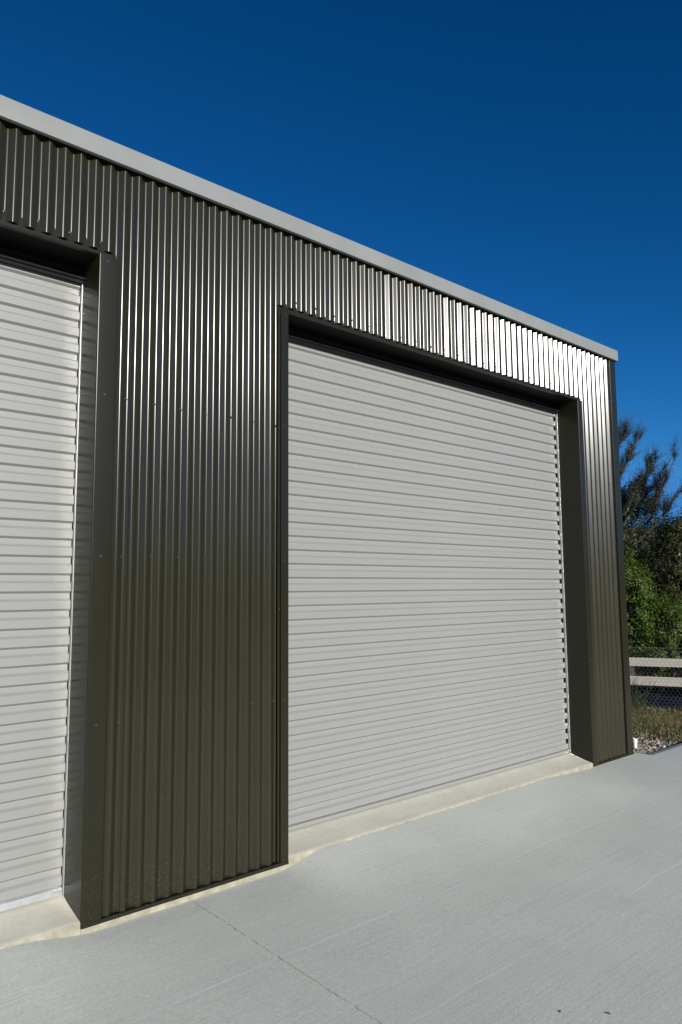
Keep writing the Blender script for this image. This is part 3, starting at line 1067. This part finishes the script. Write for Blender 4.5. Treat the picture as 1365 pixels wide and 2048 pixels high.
def shrub(name, loc, rad, label, cat, mat, clumps, per, clump_r, leaf, seed, group, trunk_r=0.05, base=None):
    z0 = float(ground_z(np.array(loc[0]), np.array(loc[1])))
    t = empty(name, (loc[0], loc[1], z0))
    cz = loc[2] - z0
    p, nr, c = crown_points(rad, clumps, per, clump_r, 6, seed)
    leaf_mesh('crown', p + np.array([0, 0, cz]), nr, leaf, leaf * 0.55, mat, t)
    a = Acc()
    r_ = np.random.default_rng(seed + 50)
    a.add(tube_vf([(0, 0, -0.1), (0.05, 0.02, cz * 0.5), (0.0, 0.05, cz), (0.03, 0.0, cz + rad[2] * 0.6)], [trunk_r * 1.3, trunk_r, trunk_r * 0.7, trunk_r * 0.25], 8))
    for k in range(0, len(c), max(1, len(c) // 46)):
        e = c[k] * 0.93 + np.array([0, 0, cz])
        s = np.array([0, 0, max(0.1, min(cz * r_.uniform(0.25, 0.9), e[2] - 0.1))])
        mdl = (s + e) / 2 + r_.normal(0, 0.07, 3)
        a.add(tube_vf([s, mdl, e], [trunk_r * 0.5, trunk_r * 0.32, 0.006], 5))
    link('trunk', a.mesh('trunk', 60), M_bark, t)
    tag(t, label, cat, group)
    return t

G = 'shrubs behind the fence'
def along(s, off): return FP + FD * s + NRM * off
def shrub_at(s, off, z, *args, **kw):
    q = along(s, off)
    return shrub('leafy_shrub', (q[0], q[1], z), *args, **kw)
shrub_at(-0.20, 1.95, 0.80, (0.85, 0.85, 1.45), 'tall glossy green shrub behind the fence, closest to the shed wall', 'shrub', M_leaf_bright, 330, 70, 0.15, 0.050, 11, G)
shrub_at(0.68, 1.75, 0.30, (0.78, 0.75, 0.98), 'low rounded bright green shrub behind the fence rails', 'shrub', M_leaf_bright, 300, 66, 0.14, 0.050, 12, G)
shrub_at(2.3, 2.0, 0.40, (0.95, 0.9, 1.1), 'bright green shrub behind the fence, right of the low rounded one', 'shrub', M_leaf_bright, 240, 50, 0.17, 0.056, 13, G)
shrub_at(-2.2, 2.2, 0.6, (1.1, 1.1, 1.3), 'green shrub behind the fence, hidden by the shed wall', 'shrub', M_leaf_bright, 200, 50, 0.2, 0.06, 14, G)

G2 = 'trees behind the shrubs'
q = along(1.0, 3.6)
shrub('broadleaf_tree', (q[0], q[1], 1.60), (0.95, 0.95, 1.45), 'olive brown broadleaf tree standing just above the low rounded shrub', 'tree', M_leaf_olive, 330, 60, 0.19, 0.06, 21, G2, 0.08)
q = along(2.0, 6.0)
shrub('broadleaf_tree', (q[0], q[1], 3.1), (0.85, 0.85, 1.6), 'dark broadleaf tree cut off by the right edge of the picture', 'tree', M_leaf_dark, 200, 55, 0.21, 0.07, 22, G2, 0.09)
q = along(-0.25, 5.6)
shrub('broadleaf_tree', (q[0], q[1], 2.25), (1.1, 1.0, 1.95), 'dark green tree filling the gap beneath the feathery branches', 'tree', M_leaf_dark, 430, 64, 0.20, 0.062, 23, G2, 0.09)
q = along(0.75, 7.4)
shrub('broadleaf_tree', (q[0], q[1], 1.35), (1.25, 1.1, 2.0), 'dark tree in the background between the feathery tree and the picture edge', 'tree', M_leaf_dark, 330, 60, 0.24, 0.07, 25, G2, 0.09)
q = along(4.2, 6.0)
shrub('broadleaf_tree', (q[0], q[1], 2.2), (1.3, 1.3, 2.2), 'dark tree far right behind the shrubs', 'tree', M_leaf_dark, 220, 50, 0.28, 0.08, 24, G2, 0.10)

# feathery tree: long limbs swept up to the right, bare twigs at the tips
def feathery(loc, label):
    z0 = float(ground_z(np.array(loc[0]), np.array(loc[1])))
    t = empty('feathery_tree', (loc[0], loc[1], z0))
    rr = np.random.default_rng(31)
    sw = np.array([FD[0], FD[1], 0])           # wind-swept towards the right of the picture
    a = Acc()
    pts, nrs = [], []
    trunk = [np.array(q, float) for q in ((0, 0, -0.1), (0.1, 0, 1.2), (0.0, 0.1, 2.6), (0.1, 0.0, 4.2), (0.15, -0.1, 5.3))]
    a.add(tube_vf(trunk, [0.14, 0.12, 0.09, 0.06, 0.03], 8))
    tips = []
    def limb(s, e, r0, depth):
        mid = (s + e) / 2 + np.array([0, 0, -0.12 * np.linalg.norm(e - s)]) + rr.normal(0, 0.04, 3)
        path = [s, mid, e]
        a.add(tube_vf([s, (s + mid) / 2 + rr.normal(0, .02, 3), mid, (mid + e) / 2, e], [r0, r0 * .85, r0 * .65, r0 * .45, max(0.003, r0 * .2)], 5))
        L = np.linalg.norm(e - s)
        nsub = int(7 + L * 9)
        for k in range(nsub):
            u = rr.uniform(0.25, 1.0)
            p0 = s * (1 - u) ** 2 + 2 * mid * u * (1 - u) + e * u * u
            d = (e - mid); d /= np.linalg.norm(d)
            d = d + rr.normal(0, 0.38, 3) + np.array([0, 0, 0.25]); d /= np.linalg.norm(d)
            l2 = rr.uniform(0.14, 0.42) * (1.15 - 0.4 * u)
            p1 = p0 + d * l2
            if depth > 0 and rr.random() < 0.55:
                limb(p0, p1, max(0.004, r0 * 0.3), depth - 1)
            else:
                a.add(tube_vf([p0, (p0 + p1) / 2 + rr.normal(0, .012, 3), p1], [0.0045, 0.0035, 0.002], 4))
                if u > 0.6:      # bare wispy tip
                    p2 = p1 + d * rr.uniform(0.1, 0.3) + rr.normal(0, 0.03, 3)
                    a.add(tube_vf([p1, (p1 + p2) / 2 + rr.normal(0, .015, 3), p2], [0.003, 0.0022, 0.0014], 3))
                dens = 36 * (1.15 - 0.95 * u)
                m_ = int(dens)
                uu = rr.random((m_, 1))
                pts.append(p0 + (p1 - p0) * uu + rr.normal(0, 0.028, (m_, 3)))
                nrs.append(rr.normal(0, 1, (m_, 3)))
    nv = np.array([NRM[0], NRM[1], 0])
    # start and end of every limb: distance along the fence line and height above the yard
    specs = [(-.75, 3.7, .28, 5.40), (-.6, 4.2, .0, 5.6), (-.8, 3.3, .1, 4.85), (-.35, 3.2, .6, 4.62), (-.25, 3.0, .47, 4.55), (.0, 2.9, 1.10, 4.80),
             (.1, 2.8, .85, 4.25), (-.5, 3.0, .2, 4.15), (.2, 2.7, 1.1, 3.8), (-.7, 2.8, .45, 3.9), (-.9, 3.6, -1.5, 5.2), (-.9, 3.0, -1.9, 4.4), (-.9, 4.1, -.5, 5.5)]
    for (s0, h0, s1, h1) in specs:
        dep = rr.uniform(-0.4, 0.4)
        root = np.array([0.05, 0.0, max(0.6, h0 - z0 - 0.8)])
        s = sw * (s0 + 0.9) + np.array([0, 0, h0 - z0]) + nv * dep * 0.5
        e = sw * (s1 + 0.9) + np.array([0, 0, h1 - z0]) + nv * dep
        a.add(tube_vf([root, (root + s) / 2 + np.array([0, 0, -0.05]), s], [0.05, 0.042, 0.034], 6))
        limb(s, e, 0.032, 1)
    P = np.concatenate(pts); N = np.concatenate(nrs)
    leaf_mesh('foliage', P, N, 0.044, 0.012, M_leaf_feather, t, 0.1)
    link('trunk', a.mesh('trunk', 60), M_bark, t)
    tag(t, label, 'tree', G2)
q = along(-0.9, 5.0)
feathery((q[0], q[1]), 'tall feathery tree with wind-swept bare branch tips against the sky')

# a few windblown leaf flecks on the slab
M_fleck = simple('dead_leaf_fleck', (0.05, 0.04, 0.03), 0.8)
flecks = [(1.02, -1.80, 'dead leaf fleck lying on the slab, nearest the camera', 0.016), (1.22, -1.86, 'slim dead leaf fleck on the slab, right of the nearest one', 0.012), (1.10, -1.74, 'tiniest dead leaf fleck on the slab near the camera', 0.008)]
for (x, y, lab, r) in flecks:
    V = [(-r, 0, 0.001), (-0.3 * r, -0.3 * r, 0.003), (r, 0, 0.002), (0.2 * r, 0.32 * r, 0.004), (-r, 0, 0.0), (-0.3 * r, -0.3 * r, 0.0015), (r, 0, 0.0), (0.2 * r, 0.32 * r, 0.002)]
    o = link('leaf_fleck', mesh_of('leaf_fleck', V, [(0, 1, 2, 3), (7, 6, 5, 4), (0, 4, 5, 1), (1, 5, 6, 2), (2, 6, 7, 3), (3, 7, 4, 0)]), M_fleck)
    o.location = (x, y, float(drive_z(np.array(x), np.array(y))) + 0.0005)
    o.rotation_euler = (0, 0, rng.uniform(0, 6))
    tag(o, lab, 'leaf', 'leaf flecks on the slab')

# straggly weed at the fence beside the shed corner
def weed(s, off, label, n_stem, hgt, seed):
    q = along(s, off)
    z0 = float(ground_z(q[0], q[1]))
    t = empty('weed', (q[0], q[1], z0))
    rr = np.random.default_rng(seed)
    a = Acc(); pts = []; nr = []
    for k in range(n_stem):
        d = np.array([rr.normal(0, 0.42), rr.normal(0, 0.3), 1.0])
        h = hgt * rr.uniform(0.45, 1.0)
        e = d * h
        b0 = np.array([rr.normal(0, .1), rr.normal(0, .06), -0.02])
        a.add(tube_vf([b0, b0 + e * .5 + rr.normal(0, .02, 3), b0 + e], [0.005, 0.004, 0.002], 4))
        m_ = 46
        u = rr.beta(1.1, 2.2, (m_, 1))
        pts.append(b0 + e * u + rr.normal(0, 0.045, (m_, 3))); nr.append(rr.normal(0, 1, (m_, 3)) + np.array([0, -0.3, 0.6]))
    leaf_mesh('leaves', np.concatenate(pts), np.concatenate(nr), 0.035, 0.014, M_weed, t)
    link('stem', a.mesh('stem', 60), M_bark, t)
    tag(t, label, 'weed', 'weeds along the fence')
weed(0.05, -0.22, 'straggly green weed with bare stalks at the fence beside the shed corner', 20, 0.62, 41)
weed(-0.9, -0.3, 'straggly weed at the fence behind the shed corner', 14, 0.5, 42)
